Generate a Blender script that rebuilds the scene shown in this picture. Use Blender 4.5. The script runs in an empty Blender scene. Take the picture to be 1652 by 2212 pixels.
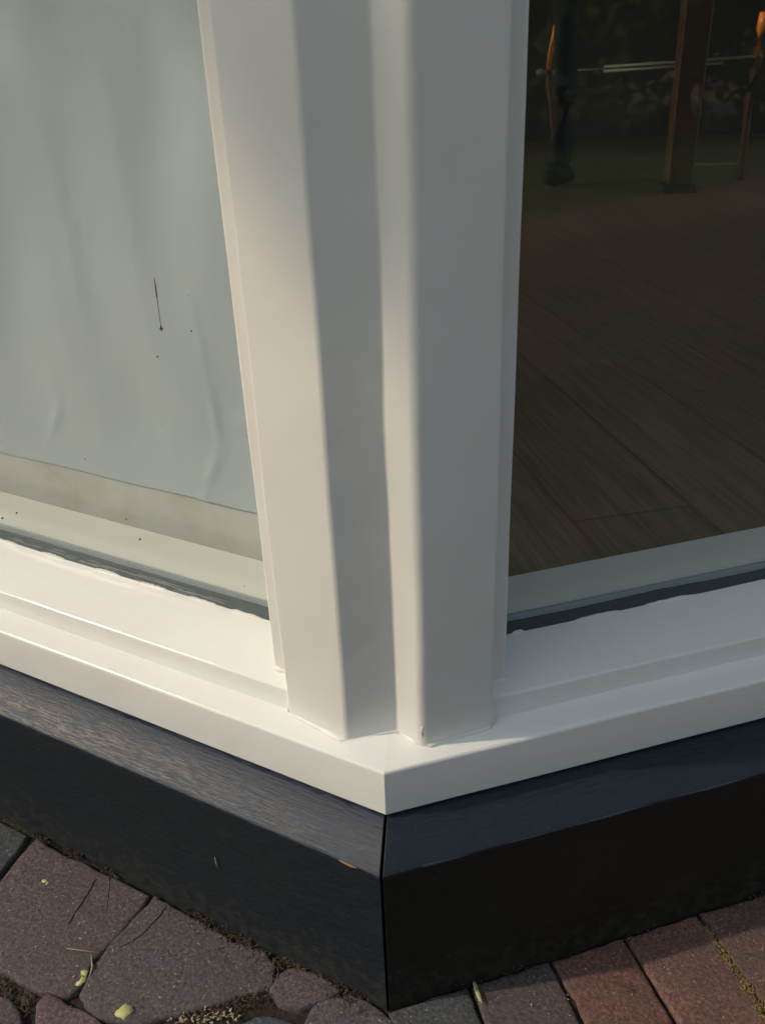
import bpy, bmesh, math, random
from mathutils import Vector, Matrix, noise
random.seed(7)
S = 0.1                                   # design units are decimetres
R_ = math.radians
sc = bpy.context.scene
col = sc.collection
# ------------------------------------------------------------------ camera
cam = bpy.data.cameras.new('camera'); co = bpy.data.objects.new('camera', cam); col.objects.link(co)
cr = Vector((0.9939701, 0.10325699, -0.03689762)); cu = Vector((-0.01609509, 0.47024514, 0.88238906))
cf = Vector((-0.10846377, 0.87647447, -0.46907154))
CL = Vector((0.80384276, -5.78467191, 6.27411542))
m = Matrix((cr, cu, -cf)).transposed().to_4x4(); m.translation = CL * S
co.matrix_world = m
cam.sensor_fit = 'VERTICAL'; cam.sensor_height = 4.54; cam.sensor_width = 3.42
cam.lens = 4.54 * 1894.53 / 2212
cam.clip_start = 0.01; cam.clip_end = 500
cam.dof.use_dof = True; cam.dof.focus_distance = 0.86; cam.dof.aperture_fstop = 1.7
sc.camera = co
# ------------------------------------------------------------------ light
TR = Vector((0.9715, 0.237, 0)).normalized()          # horizontal travel of the sunlight
EL = R_(37)
w = bpy.data.worlds.new('World'); sc.world = w; w.use_nodes = True
nt = w.node_tree; nt.nodes.clear()
sky = nt.nodes.new('ShaderNodeTexSky'); sky.sky_type = 'NISHITA'; sky.sun_disc = False
sky.sun_elevation = EL; sky.sun_rotation = math.atan2(-TR.x, -TR.y)
bg = nt.nodes.new('ShaderNodeBackground'); bg.inputs[1].default_value = 0.15
wo = nt.nodes.new('ShaderNodeOutputWorld')
sky.dust_density = 3.0; sky.ozone_density = .6
hs = nt.nodes.new('ShaderNodeHueSaturation'); hs.inputs['Saturation'].default_value = .6
nt.links.new(sky.outputs[0], hs.inputs['Color']); tn = nt.nodes.new('ShaderNodeMix'); tn.data_type = 'RGBA'; tn.blend_type = 'MULTIPLY'; tn.inputs[0].default_value = 1
tn.inputs[7].default_value = (.97, 1.0, .93, 1)              # hazy, slightly green garden sky
nt.links.new(hs.outputs[0], tn.inputs[6]); nt.links.new(tn.outputs[2], bg.inputs[0]); nt.links.new(bg.outputs[0], wo.inputs[0])
sl = bpy.data.lights.new('sun', 'SUN'); sl.energy = 2.0; sl.angle = R_(0.9); sl.color = (.74, .59, .43)
so = bpy.data.objects.new('sun', sl); col.objects.link(so)
sd = Vector((TR.x * math.cos(EL), TR.y * math.cos(EL), -math.sin(EL)))
so.rotation_euler = sd.to_track_quat('-Z', 'Y').to_euler()
sc.view_settings.view_transform = 'Standard'; sc.view_settings.look = 'None'
sc.view_settings.exposure = 0.60; sc.view_settings.gamma = 1.0
sc.render.resolution_x = 764; sc.render.resolution_y = 1024
sc.cycles.max_bounces = 10; sc.cycles.transparent_max_bounces = 12

# ------------------------------------------------------------------ helpers
H = R_(22.5)
uL = Vector((-math.cos(H), math.sin(H), 0)); nL = Vector((-math.sin(H), -math.cos(H), 0))
uR = Vector((math.cos(H), math.sin(H), 0)); nR = Vector((math.sin(H), -math.cos(H), 0))
def WP(side, s, n, z):
    u, nn = (uL, nL) if side == 'L' else (uR, nR)
    p = u * s + nn * n; return Vector((p.x, p.y, z))
def corner(n, z): return Vector((0, -n / math.cos(H), z))
def RAY(px, py): return cf + cr * ((px - 826) / 1894.53) - cu * ((py - 1106) / 1894.53)
def onz(px, py, z):
    d = RAY(px, py); return CL + d * ((z - CL.z) / d.z)
def mesh(name, verts, faces, mat, parent=None, smooth=False, bevel=0, seg=3, angle=35):
    me = bpy.data.meshes.new(name)
    me.from_pydata([tuple(Vector(v) * S) for v in verts], [], faces)
    bm = bmesh.new(); bm.from_mesh(me); bmesh.ops.remove_doubles(bm, verts=bm.verts, dist=1e-6)
    bmesh.ops.recalc_face_normals(bm, faces=bm.faces); bm.to_mesh(me); bm.free()
    o = bpy.data.objects.new(name, me); col.objects.link(o)
    if mat: me.materials.append(mat)
    if smooth or bevel:
        for p in me.polygons: p.use_smooth = True
    if bevel:
        b = o.modifiers.new('b', 'BEVEL'); b.width = bevel * S; b.segments = seg; b.limit_method = 'ANGLE'; b.angle_limit = R_(angle)
        b.harden_normals = True
    elif smooth and angle:
        pass
    if parent: o.parent = parent
    return o
def tag(o, label=None, cat=None, group=None, kind=None):
    if label: o['label'] = label
    if cat: o['category'] = cat
    if group: o['group'] = group
    if kind: o['kind'] = kind
    return o
def thing(name, label, cat, group=None):
    o = bpy.data.objects.new(name, None); col.objects.link(o); return tag(o, label, cat, group)
def prism(poly, z0, z1, dz=None):
    """vertical prism of a plan polygon; returns verts, faces"""
    n = len(poly); zs = [z0, z1] if not dz else [z0 + (z1 - z0) * i / dz for i in range(dz + 1)]
    V = [(p[0], p[1], z) for z in zs for p in poly]; Fc = []
    for k in range(len(zs) - 1):
        for i in range(n):
            j = (i + 1) % n
            Fc.append((k * n + i, k * n + j, (k + 1) * n + j, (k + 1) * n + i))
    Fc.append(tuple(range(n))); Fc.append(tuple((len(zs) - 1) * n + i for i in range(n)))
    return V, Fc
def sweep(prof, ring_pts):
    """prof: list of (n,z); ring_pts: functions (n,z)->Vector per station"""
    V = []; Fc = []; n = len(prof)
    for f in ring_pts: V += [f(a, b) for a, b in prof]
    for k in range(len(ring_pts) - 1):
        for i in range(n):
            j = (i + 1) % n
            Fc.append((k * n + i, k * n + j, (k + 1) * n + j, (k + 1) * n + i))
    Fc.append(tuple(range(n))); Fc.append(tuple((len(ring_pts) - 1) * n + i for i in range(n)))
    return V, Fc
def st(side, s): return lambda n, z: WP(side, s, n, z)
def run(side, s0, s1, step=None):
    if not step: return [st(side, s0), st(side, s1)]
    k = max(1, int(abs(s1 - s0) / step)); return [st(side, s0 + (s1 - s0) * i / k) for i in range(k + 1)]
def box(c, sx, sy, sz, rz=0):
    V = []; M = Matrix.Rotation(rz, 3, 'Z')
    for dx in (-.5, .5):
        for dy in (-.5, .5):
            for dz in (-.5, .5): V.append(Vector(c) + M @ Vector((dx * sx, dy * sy, dz * sz)))
    return V, [(0, 1, 3, 2), (4, 6, 7, 5), (0, 4, 5, 1), (2, 3, 7, 6), (0, 2, 6, 4), (1, 5, 7, 3)]
def merge(*parts):
    V = []; Fc = []
    for v, f in parts:
        b = len(V); V += list(v); Fc += [tuple(i + b for i in q) for q in f]
    return V, Fc
def tube(pts, rad, seg=10):
    V = []; Fc = []; pts = [Vector(p) for p in pts]
    for i, p in enumerate(pts):
        d = (pts[min(i + 1, len(pts) - 1)] - pts[max(i - 1, 0)]).normalized()
        a = d.cross(Vector((0, 0, 1)));
        if a.length < .01: a = d.cross(Vector((1, 0, 0)))
        a.normalize(); b = d.cross(a)
        r = rad[i] if isinstance(rad, (list, tuple)) else rad
        for k in range(seg):
            t = 2 * math.pi * k / seg; V.append(p + a * (r * math.cos(t)) + b * (r * math.sin(t)))
    for i in range(len(pts) - 1):
        for k in range(seg):
            k2 = (k + 1) % seg; Fc.append((i * seg + k, i * seg + k2, (i + 1) * seg + k2, (i + 1) * seg + k))
    Fc.append(tuple(range(seg))); Fc.append(tuple((len(pts) - 1) * seg + k for k in range(seg)))
    return V, Fc

# ------------------------------------------------------------------ materials
class NM:
    def __init__(s, name):
        s.m = bpy.data.materials.new(name); s.m.use_nodes = True; s.t = s.m.node_tree; s.t.nodes.clear()
        s.out = s.n('ShaderNodeOutputMaterial'); s.b = s.n('ShaderNodeBsdfPrincipled'); s.l(s.b.outputs[0], s.out.inputs[0])
        s.tc = s.n('ShaderNodeTexCoord')
    def n(s, k, **kw):
        x = s.t.nodes.new(k)
        for a, v in kw.items(): setattr(x, a, v)
        return x
    def l(s, a, b): s.t.links.new(a, b)
    def mapping(s, scale=(1, 1, 1), rot=(0, 0, 0), src=None):
        mp = s.n('ShaderNodeMapping'); mp.inputs['Scale'].default_value = scale; mp.inputs['Rotation'].default_value = rot
        s.l(src or s.tc.outputs['Object'], mp.inputs[0]); return mp.outputs[0]
    def noise(s, vec, scale, detail=4, rough=.5, dist=0):
        x = s.n('ShaderNodeTexNoise'); x.inputs['Scale'].default_value = scale; x.inputs['Detail'].default_value = detail
        x.inputs['Roughness'].default_value = rough; x.inputs['Distortion'].default_value = dist; s.l(vec, x.inputs['Vector']); return x.outputs['Fac']
    def ramp(s, fac, stops):
        r = s.n('ShaderNodeValToRGB'); e = r.color_ramp.elements
        while len(e) < len(stops): e.new(.5)
        for q, (p, c) in zip(e, stops):
            q.position = p; q.color = (c, c, c, 1) if isinstance(c, (int, float)) else (*c, 1)
        s.l(fac, r.inputs[0]); return r.outputs[0]
    def mix(s, fac, a, b, mode='MIX'):
        x = s.n('ShaderNodeMix', data_type='RGBA', blend_type=mode)
        for v, i in ((fac, 0), (a, 6), (b, 7)):
            if isinstance(v, (int, float)): x.inputs[i].default_value = v if i == 0 else (v, v, v, 1)
            elif isinstance(v, tuple): x.inputs[i].default_value = (*v, 1)
            else: s.l(v, x.inputs[i])
        return x.outputs[2]
    def bump(s, h, dist, strength=1, prev=None):
        x = s.n('ShaderNodeBump'); x.inputs['Distance'].default_value = dist; x.inputs['Strength'].default_value = strength
        s.l(h, x.inputs['Height'])
        if prev: s.l(prev, x.inputs['Normal'])
        s.l(x.outputs[0], s.b.inputs['Normal']); return x.outputs[0]
    def set(s, **kw):
        for k, v in kw.items():
            i = s.b.inputs[k.replace('_', ' ')]
            if isinstance(v, (int, float)): i.default_value = v
            elif isinstance(v, tuple): i.default_value = (*v, 1)
            else: s.l(v, i)
        return s

def paint(name, base, rough, rz, vert=False, dirt=.5):
    """gloss paint with brush strokes running along the timber (rz) or up it"""
    q = NM(name)
    mp1 = q.mapping(rot=(0, 0, -rz))
    mp = q.mapping(scale=(1, 1, .06) if vert else (.05, 1, 1), src=mp1)
    st_ = q.noise(mp, 900, 5, .6)
    st2 = q.noise(mp, 260, 3, .5)
    wav = q.noise(q.tc.outputs['Object'], 9, 2)
    lump = q.noise(q.tc.outputs['Object'], 60, 3)
    nrm = q.bump(wav, .0022, 1); k_ = .3 if vert else 1; nrm = q.bump(lump, .00035, 1, nrm); nrm = q.bump(st2, .00018 * k_, 1, nrm); q.bump(st_, .00006 * k_, 1, nrm)
    big = q.noise(q.tc.outputs['Object'], 5, 4, .6)
    c1 = q.mix(q.ramp(big, [(.35, 0.0), (.75, 1.0)]), base, tuple(v * k for v, k in zip(base, (.965, .95, .92))))
    spk = q.noise(q.tc.outputs['Object'], 420, 2, .5)
    c2 = q.mix(q.ramp(spk, [(.76, 0.0), (.80, dirt)]), c1, (.33, .29, .23))
    q.set(Base_Color=c2, Roughness=rough); q.b.inputs['Specular IOR Level'].default_value = .5
    return q.m
WH = (.775, .79, .765)
M_post = paint('white_gloss_paint_upright', WH, .38, 0, True, .25)
M_wL = paint('white_gloss_paint_left', (.80, .83, .83), .13, -H, False, .3)
M_wR = paint('white_gloss_paint_right', (.785, .80, .79), .24, H, False, .3)
def black(name, rz, base, rough, grain, graincol, spec=.5):
    q = NM(name)
    mp = q.mapping(scale=(.075, 1, 1), src=q.mapping(rot=(0, 0, -rz)))
    g = q.noise(mp, 780, 6, .7); g2 = q.noise(mp, 210, 4, .6)
    bl = q.noise(q.tc.outputs['Object'], 16, 4, .6)
    rg = q.ramp(g, [(.44, 0.0), (.54, 1.0)])
    c = q.mix(rg, base, graincol)
    sp = q.noise(q.tc.outputs['Object'], 230, 2, .4)
    c = q.mix(q.ramp(sp, [(.74, 0.0), (.80, .35)]), c, (.10, .095, .08))
    c = q.mix(q.ramp(bl, [(.5, 0.0), (.85, .35)]), c, (.035, .033, .028))
    sx = q.n('ShaderNodeSeparateXYZ'); q.l(q.tc.outputs['Object'], sx.inputs[0])
    mr = q.n('ShaderNodeMapRange'); q.l(sx.outputs['Z'], mr.inputs[0]); mr.inputs[1].default_value = -.10; mr.inputs[2].default_value = -.215; mr.inputs[3].default_value = 0; mr.inputs[4].default_value = .30
    sn = q.noise(q.tc.outputs['Object'], 75, 6, .75); ad = q.n('ShaderNodeMath', operation='ADD'); q.l(sn, ad.inputs[0]); q.l(mr.outputs[0], ad.inputs[1])
    c = q.mix(q.ramp(ad.outputs[0], [(.68, 0.0), (.98, .55)]), c, (.075, .065, .052))      # splashed soil, thickest at the foot
    n1 = q.bump(g2, .0006 * grain, 1); q.bump(g, .0005 * grain, 1, n1)
    rr = q.mix(rg, rough, min(1., rough + .2))
    q.set(Base_Color=c, Roughness=rr); q.b.inputs['Specular IOR Level'].default_value = spec; return q.m
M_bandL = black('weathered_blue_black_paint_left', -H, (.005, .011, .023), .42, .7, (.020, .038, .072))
M_kickL = black('black_paint_left', -H, (.010, .016, .022), .42, .15, (.015, .022, .029), .24)
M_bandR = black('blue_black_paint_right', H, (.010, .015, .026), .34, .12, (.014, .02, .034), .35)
M_kickR = black('black_paint_right', H, (.012, .013, .011), .45, .12, (.018, .018, .014), .22)

def simple(name, c, rough=.6, bump=None, var=None, scale=40):
    q = NM(name); n_ = q.noise(q.tc.outputs['Object'], scale, 5, .6)
    q.set(Base_Color=q.mix(n_, c, var or tuple(v * .75 for v in c)), Roughness=rough)
    if bump: q.bump(n_, bump, 1)
    return q.m
M_rub = simple('dark_sealant', (.030, .042, .045), .35, .0012, (.055, .07, .075), 90)
M_rubL = simple('grey_sealant_left', (.060, .085, .095), .3, .0012, (.10, .13, .14), 60)
M_spacer = simple('grey_glass_spacer', (.22, .28, .30), .3, None, (.26, .32, .34))
M_smear = simple('thin_white_paint_smear', (.33, .37, .38), .4, .0003, (.16, .19, .2), 300)
M_inner = simple('pale_inner_sill_paint', (.78, .775, .735), .4, .0004, (.72, .715, .675), 12)
M_soil = simple('dark_joint_soil', (.035, .026, .017), .95, .006, (.014, .011, .008), 120)

def glass():
    q = NM('window_glass'); q.t.nodes.remove(q.b)
    g = q.n('ShaderNodeNewGeometry'); dt = q.n('ShaderNodeVectorMath', operation='DOT_PRODUCT')
    q.l(g.outputs['Normal'], dt.inputs[0]); q.l(g.outputs['Incoming'], dt.inputs[1])
    ab = q.n('ShaderNodeMath', operation='ABSOLUTE'); q.l(dt.outputs['Value'], ab.inputs[0])
    om = q.n('ShaderNodeMath', operation='SUBTRACT'); om.inputs[0].default_value = 1; q.l(ab.outputs[0], om.inputs[1])
    pw = q.n('ShaderNodeMath', operation='POWER'); q.l(om.outputs[0], pw.inputs[0]); pw.inputs[1].default_value = 5
    ma = q.n('ShaderNodeMath', operation='MULTIPLY_ADD'); q.l(pw.outputs[0], ma.inputs[0]); ma.inputs[1].default_value = .93; ma.inputs[2].default_value = .034
    tr = q.n('ShaderNodeBsdfTransparent'); tr.inputs[0].default_value = (.965, .98, .975, 1)
    gl = q.n('ShaderNodeBsdfGlossy'); gl.inputs['Roughness'].default_value = .02
    wv = q.noise(q.tc.outputs['Object'], 6, 2); bp = q.n('ShaderNodeBump'); bp.inputs['Distance'].default_value = .0006
    q.l(wv, bp.inputs['Height']); q.l(bp.outputs[0], gl.inputs['Normal'])
    mx = q.n('ShaderNodeMixShader'); q.l(ma.outputs[0], mx.inputs[0]); q.l(tr.outputs[0], mx.inputs[1]); q.l(gl.outputs[0], mx.inputs[2])
    # thin film of dust on the panes
    df = q.n('ShaderNodeBsdfDiffuse'); df.inputs[0].default_value = (.5, .52, .5, 1)
    dn = q.noise(q.tc.outputs['Object'], 4, 5, .6); dr = q.ramp(dn, [(.3, .008), (.8, .035)])
    m2 = q.n('ShaderNodeMixShader'); q.l(dr, m2.inputs[0]); q.l(mx.outputs[0], m2.inputs[1]); q.l(df.outputs[0], m2.inputs[2])
    q.l(m2.outputs[0], q.out.inputs[0]); return q.m
M_glass = glass()

def cloth(name, a, b, stain):
    q = NM(name); big = q.noise(q.mapping(scale=(1, 1, .5)), 7, 3, .5)
    c = q.mix(big, a, b)
    if stain:
        s_ = q.noise(q.tc.outputs['Object'], 13, 5, .65)
        c = q.mix(q.ramp(s_, [(.46, 0.0), (.68, .75)]), c, stain)
    sp = q.noise(q.tc.outputs['Object'], 150, 1, .3)
    c = q.mix(q.ramp(sp, [(.86, 0.0), (.88, .5)]), c, (.12, .11, .07))
    soft = q.noise(q.mapping(scale=(1, 1, .6)), 11, 3, .5)
    q.bump(soft, .004, 1)
    q.set(Base_Color=c, Roughness=.85); return q.m
M_cloth = cloth('grey_white_sheet', (.49, .555, .60), (.56, .62, .65), None)
M_hem = cloth('stained_cream_hem', (.57, .58, .56), (.61, .62, .60), (.49, .47, .42))

def wood_floor():
    q = NM('dark_laminate'); a = math.atan2(-.95, .30)
    mp = q.mapping(rot=(0, 0, -a))
    br = q.n('ShaderNodeTexBrick'); br.offset = .37; q.l(mp, br.inputs[0])
    br.inputs['Scale'].default_value = 1; br.inputs['Brick Width'].default_value = 1.3; br.inputs['Row Height'].default_value = .19
    br.inputs['Mortar Size'].default_value = .003; br.inputs['Color1'].default_value = (.9, .9, .9, 1); br.inputs['Color2'].default_value = (.5, .5, .5, 1)
    br.inputs['Mortar'].default_value = (.0, .0, .0, 1); br.inputs['Bias'].default_value = 0
    g = q.noise(q.mapping(scale=(.07, 1, 1), src=mp), 45, 8, .68, .6)
    g2 = q.noise(q.mapping(scale=(.03, 1, 1), src=mp), 170, 4, .6)
    c = q.mix(q.ramp(g, [(.25, 0.0), (.75, 1.0)]), (.20, .148, .085), (.40, .31, .185))
    c = q.mix(q.ramp(g2, [(.45, 0.0), (.7, .5)]), c, (.10, .075, .045))
    c = q.mix(.45, c, br.outputs[0], 'MULTIPLY')
    q.set(Base_Color=c, Roughness=.32); q.bump(g, .0004, 1); return q.m
M_floor = wood_floor()
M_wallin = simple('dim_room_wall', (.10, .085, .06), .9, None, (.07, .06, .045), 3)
M_brickwall = NM('red_brick')
def _():
    q = M_brickwall; br = q.n('ShaderNodeTexBrick'); q.l(q.mapping(rot=(R_(90), 0, 0)), br.inputs[0])
    br.inputs['Scale'].default_value = 4.6; br.inputs['Color1'].default_value = (.25, .1, .06, 1); br.inputs['Color2'].default_value = (.17, .07, .045, 1)
    br.inputs['Mortar'].default_value = (.3, .28, .25, 1); br.inputs['Mortar Size'].default_value = .02
    q.set(Base_Color=br.outputs[0], Roughness=.85); return q.m
M_brickwall = _()
def stone_mat():
    q = NM('clinker_stone')
    at = q.n('ShaderNodeAttribute'); at.attribute_name = 'tone'
    n1 = q.noise(q.tc.outputs['Object'], 260, 6, .75); n2 = q.noise(q.tc.outputs['Object'], 34, 5, .65); n3 = q.noise(q.tc.outputs['Object'], 11, 3, .6)
    c = q.mix(1.0, at.outputs['Color'], q.ramp(n1, [(.30, .25), (.5, .9), (.68, 1.9)]), 'MULTIPLY')
    c = q.mix(q.ramp(n2, [(.4, 0.0), (.75, .6)]), c, (.085, .07, .062))
    c = q.mix(q.ramp(n3, [(.5, 0.0), (.75, .45)]), c, (.05, .055, .06))
    sp = q.noise(q.tc.outputs['Object'], 330, 1, .3)
    c = q.mix(q.ramp(sp, [(.715, 0.0), (.76, .8)]), c, (.33, .30, .27))
    nr = q.bump(n2, .0035, 1); q.bump(n1, .0016, 1, nr)
    q.set(Base_Color=c, Roughness=.8); return q.m
M_stone = stone_mat()
def paving_far():
    q = NM('far_paving'); br = q.n('ShaderNodeTexBrick'); q.l(q.mapping(rot=(0, 0, H)), br.inputs[0])
    br.inputs['Scale'].default_value = 5; br.inputs['Brick Width'].default_value = 1.; br.inputs['Row Height'].default_value = .5
    br.inputs['Color1'].default_value = (.26, .14, .095, 1); br.inputs['Color2'].default_value = (.20, .13, .10, 1)
    br.inputs['Mortar'].default_value = (.03, .025, .018, 1); br.inputs['Mortar Size'].default_value = .03
    n1 = q.noise(q.tc.outputs['Object'], 30, 5, .7)
    q.set(Base_Color=q.mix(.5, br.outputs[0], n1, 'OVERLAY'), Roughness=.85); return q.m
M_far = paving_far()
M_leaf = simple('garden_leaf', (.045, .10, .02), .5, None, (.09, .15, .03), 30)
M_leaf2 = simple('dark_leaf', (.03, .06, .018), .5, None, (.06, .10, .025), 20)
M_bark = simple('bark', (.10, .065, .04), .9, .01, (.05, .035, .022), 30)
M_grass = simple('lawn_green', (.05, .10, .02), .7, None, (.08, .13, .03), 8)
M_petal = simple('pale_yellow_petal', (.50, .50, .22), .6, None, (.40, .42, .17), 200)
M_straw = simple('dry_straw', (.42, .38, .26), .8, None, (.28, .24, .15), 100)
M_twig = simple('brown_fibre', (.10, .07, .04), .9, None, (.06, .04, .025), 100)
M_moss = simple('moss', (.30, .23, .09), .95, .004, (.10, .085, .03), 150)
M_orange = simple('sunlit_orange_top', (.90, .30, .05), .35, None, (.85, .26, .04), 30)  # sunlight on the support tops is put into this colour
M_brown = simple('dim_brown_leg', (.17, .08, .035), .6, None, (.12, .055, .028), 30)  # same supports lower down, their dimness put into the colour
M_rod = simple('pale_metal_rod', (.62, .60, .48), .4, None, (.55, .53, .42), 30)
M_post_w = simple('reddish_wood', (.16, .085, .04), .6, None, (.11, .055, .028), 12)
M_dark = simple('near_black_metal', (.02, .022, .028), .85, None, (.03, .03, .035), 20)

# ------------------------------------------------------------------ the bay window
ZT = 20.0; SE = 13.0
bw = thing('bay_window', 'white painted timber corner window with a grooved corner post and two glass panes above black boards', 'window')
# corner post: plan outline with rounded arrises
def arc(p0, p1, p2, r, k=7):
    p0, p1, p2 = (Vector((q[0], q[1])) for q in (p0, p1, p2))
    a = (p0 - p1).normalized(); c_ = (p2 - p1).normalized(); ang = a.angle(c_); d = r / math.tan(ang / 2)
    A = p1 + a * d; B = p1 + c_ * d; ctr = p1 + (a + c_).normalized() * (r / math.sin(ang / 2)); res = []
    v0 = A - ctr; v1 = B - ctr
    for i in range(k + 1):
        t = i / k; v = (v0 * (1 - t) + v1 * t); res.append(ctr + v.normalized() * r)
    return res
def rounded(prof, radii):
    out = []
    n = len(prof)
    for i, p in enumerate(prof):
        r = radii.get(i)
        if r: out += [tuple(q) for q in arc(prof[i - 1], p, prof[(i + 1) % n], r, 6)]
        else: out.append(p)
    return out
def jit_sweep(prof, stations, amp, sc_):
    V, Fc = sweep(prof, stations)
    V = [v + Vector((0, 0, 1)) * (noise.noise(v * sc_) * amp) for v in V]
    return V, Fc
sill_prof = rounded([(0, 0), (-.018, .505), (-.30, .565), (-1.9, .60), (-1.9, 0)], {0: .012, 1: .045})
stn = run('L', SE, .85, .16) + [lambda n, z: corner(n, z)] + run('R', .85, SE, .16)
V, Fc = jit_sweep(sill_prof, stn[:], .006, .9)
o = mesh('sill', V, Fc, M_wL, bw, smooth=True)
me = o.data; me.materials.append(M_wR)
for p in me.polygons:
    if p.center.x > 0: p.material_index = 1
me.set_sharp_from_angle(angle=R_(26))

rail_prof = rounded([(-.295, .50), (-.330, .792), (-1.0, .950), (-1.06, .952), (-1.06, .50)], {1: .038})
for side, mt, s0 in (('L', M_wL, .9), ('R', M_wR, .9)):
    V, Fc = jit_sweep(rail_prof, run(side, s0, SE, .16), .010, 1.3)
    mesh('bottom_rail', V, Fc, mt, bw, smooth=True).data.set_sharp_from_angle(angle=R_(26))
# inner sill behind the glass
inner_prof = [(-1.115, .60), (-1.115, 1.140), (-1.75, 1.140), (-1.765, 1.125), (-1.765, .60)]
for side in 'LR':
    V, Fc = sweep(inner_prof, run(side, .75 if side == 'L' else .75, SE)); mesh('inner_sill', V, Fc, M_inner, bw)

P1 = WP('L', 1.195, -.255, 0); P2 = WP('L', .502, -.195, 0); P3 = Vector((.079, .492, 0)); P4 = Vector((.325, .325, 0)); P5 = WP('R', 1.145, -.215, 0)
Q5 = WP('R', 1.145, -1.9, 0); Q3 = Vector((0, 2.3, 0)); Q1 = WP('L', 1.195, -1.9, 0)
outline = arc(Q1, P1, P2, .035) + arc(P1, P2, P3, .085, 9) + arc(P2, P3, P4, .05) + arc(P3, P4, P5, .115, 10) + arc(P4, P5, Q5, .04) + [Vector((Q5.x, Q5.y)), Vector((Q3.x, Q3.y)), Vector((Q1.x, Q1.y))]
zs = [.50 + .12 * i for i in range(56)] + [8 + i for i in range(0, 13)]
V = []; Fc = []; n = len(outline)
for z in zs:
    for i, p in enumerate(outline):
        k = noise.noise(Vector((p.x * .8, p.y * .8, z * .55))) * .011 + noise.noise(Vector((p.x * 3, p.y * 3, z * 2))) * .004
        V.append(Vector((p.x + k, p.y + k * .8, min(z, ZT))))
for k in range(len(zs) - 1):
    for i in range(n):
        j = (i + 1) % n; Fc.append((k * n + i, k * n + j, (k + 1) * n + j, (k + 1) * n + i))
Fc.append(tuple(range(n))); Fc.append(tuple((len(zs) - 1) * n + i for i in range(n)))
post = mesh('corner_post', V, Fc, M_post, bw, smooth=True)
post.data.set_sharp_from_angle(angle=R_(50))
# glazing beads up the sides of the post, standing back from its face
for side, s0, s1 in (('L', 1.19, 1.505), ('R', 1.14, 1.395)):
    pl = [WP(side, a, b_, 0) for a, b_ in ((s0, -1.06), (s0, -.5), (s1 - .03, -.5), (s1, -.53), (s1, -1.06))]
    zz = [.72 + .15 * i for i in range(50)] + [9, 12, 16, ZT]
    V = []; Fc = []
    for z in zz:
        for i, p in enumerate(pl):
            q = p.copy(); q.z = z; k = noise.noise(Vector((i, 3, z * .6))) * .010; q += (uL if side == 'L' else uR) * k; V.append(q)
    for k in range(len(zz) - 1):
        for i in range(5):
            j = (i + 1) % 5; Fc.append((k * 5 + i, k * 5 + j, (k + 1) * 5 + j, (k + 1) * 5 + i))
    Fc += [tuple(range(5)), tuple((len(zz) - 1) * 5 + i for i in range(5))]
    mesh('glazing_bead', V, Fc, M_post, bw, bevel=.012)
# brushed paint build-up where post, beads and rails meet
def bead_of_paint(pts, r, name='paint_fillet', mat=M_post, amp=.3):
    pp = []; rr = []
    for a, b_ in zip(pts[:-1], pts[1:]):
        a = Vector(a); b_ = Vector(b_); k = max(2, int((b_ - a).length / .035))
        for i in range(k):
            p = a.lerp(b_, i / k); e = noise.noise(p * 7); pp.append(p + Vector((0, -.008 * e, .006 * noise.noise(p * 11)))); rr.append(r * (1 + amp * e + amp * .6 * noise.noise(p * 19)))
    pp.append(Vector(pts[-1])); rr.append(r * .6); rr[0] = r * .6
    return tube(pp, rr, 8)
def W2(p, z): return Vector((p[0], p[1], z))
ins = lambda p, z, dx=0, dy=.02: Vector((p[0] + dx, p[1] + dy, z))
f1 = bead_of_paint([ins(P1, .56, .02), ins(P2, .528, -.05), ins(P2, .530, .0, .035), ins(P2, .535, .06, .035), ins(P3, .575, -.03), ins(P3, .575, .03, .02), ins(P4, .545, -.07, .06), ins(P4, .54, 0, .06), ins(P4, .54, .07, .05), ins(P5, .545, -.02, .01)], .034, amp=.22)
f2 = f3 = ([], [])
f4 = bead_of_paint([WP('L', 1.205, -.29, .56), WP('L', 1.215, -.33, .70), WP('L', 1.22, -.37, .79), WP('L', 1.23, -.50, .83), WP('L', 1.50, -.52, .84)], .036, amp=.6)
f5 = bead_of_paint([WP('R', 1.15, -.25, .56), WP('R', 1.165, -.33, .70), WP('R', 1.175, -.37, .79), WP('R', 1.19, -.50, .82), WP('R', 1.41, -.51, .83)], .034, amp=.5)
f6 = bead_of_paint([WP('L', 1.515, -.55, .85), WP('L', 1.515, -1.03, .975)], .014)
f7 = bead_of_paint([WP('R', 1.41, -.55, .85), WP('R', 1.41, -1.03, .975)], .014)
V, Fc = merge(f1, f2, f3, f4, f5, f6, f7); mesh('paint_fillet', V, Fc, M_post, bw, smooth=True)
# chips / drips on the right arris
V, Fc = bead_of_paint([Vector((.325, .358, .60)), Vector((.325, .358, .74)), Vector((.328, .364, .80))], .016, amp=.5)
mesh('paint_drip', V, Fc, M_post, bw, smooth=True)
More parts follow.
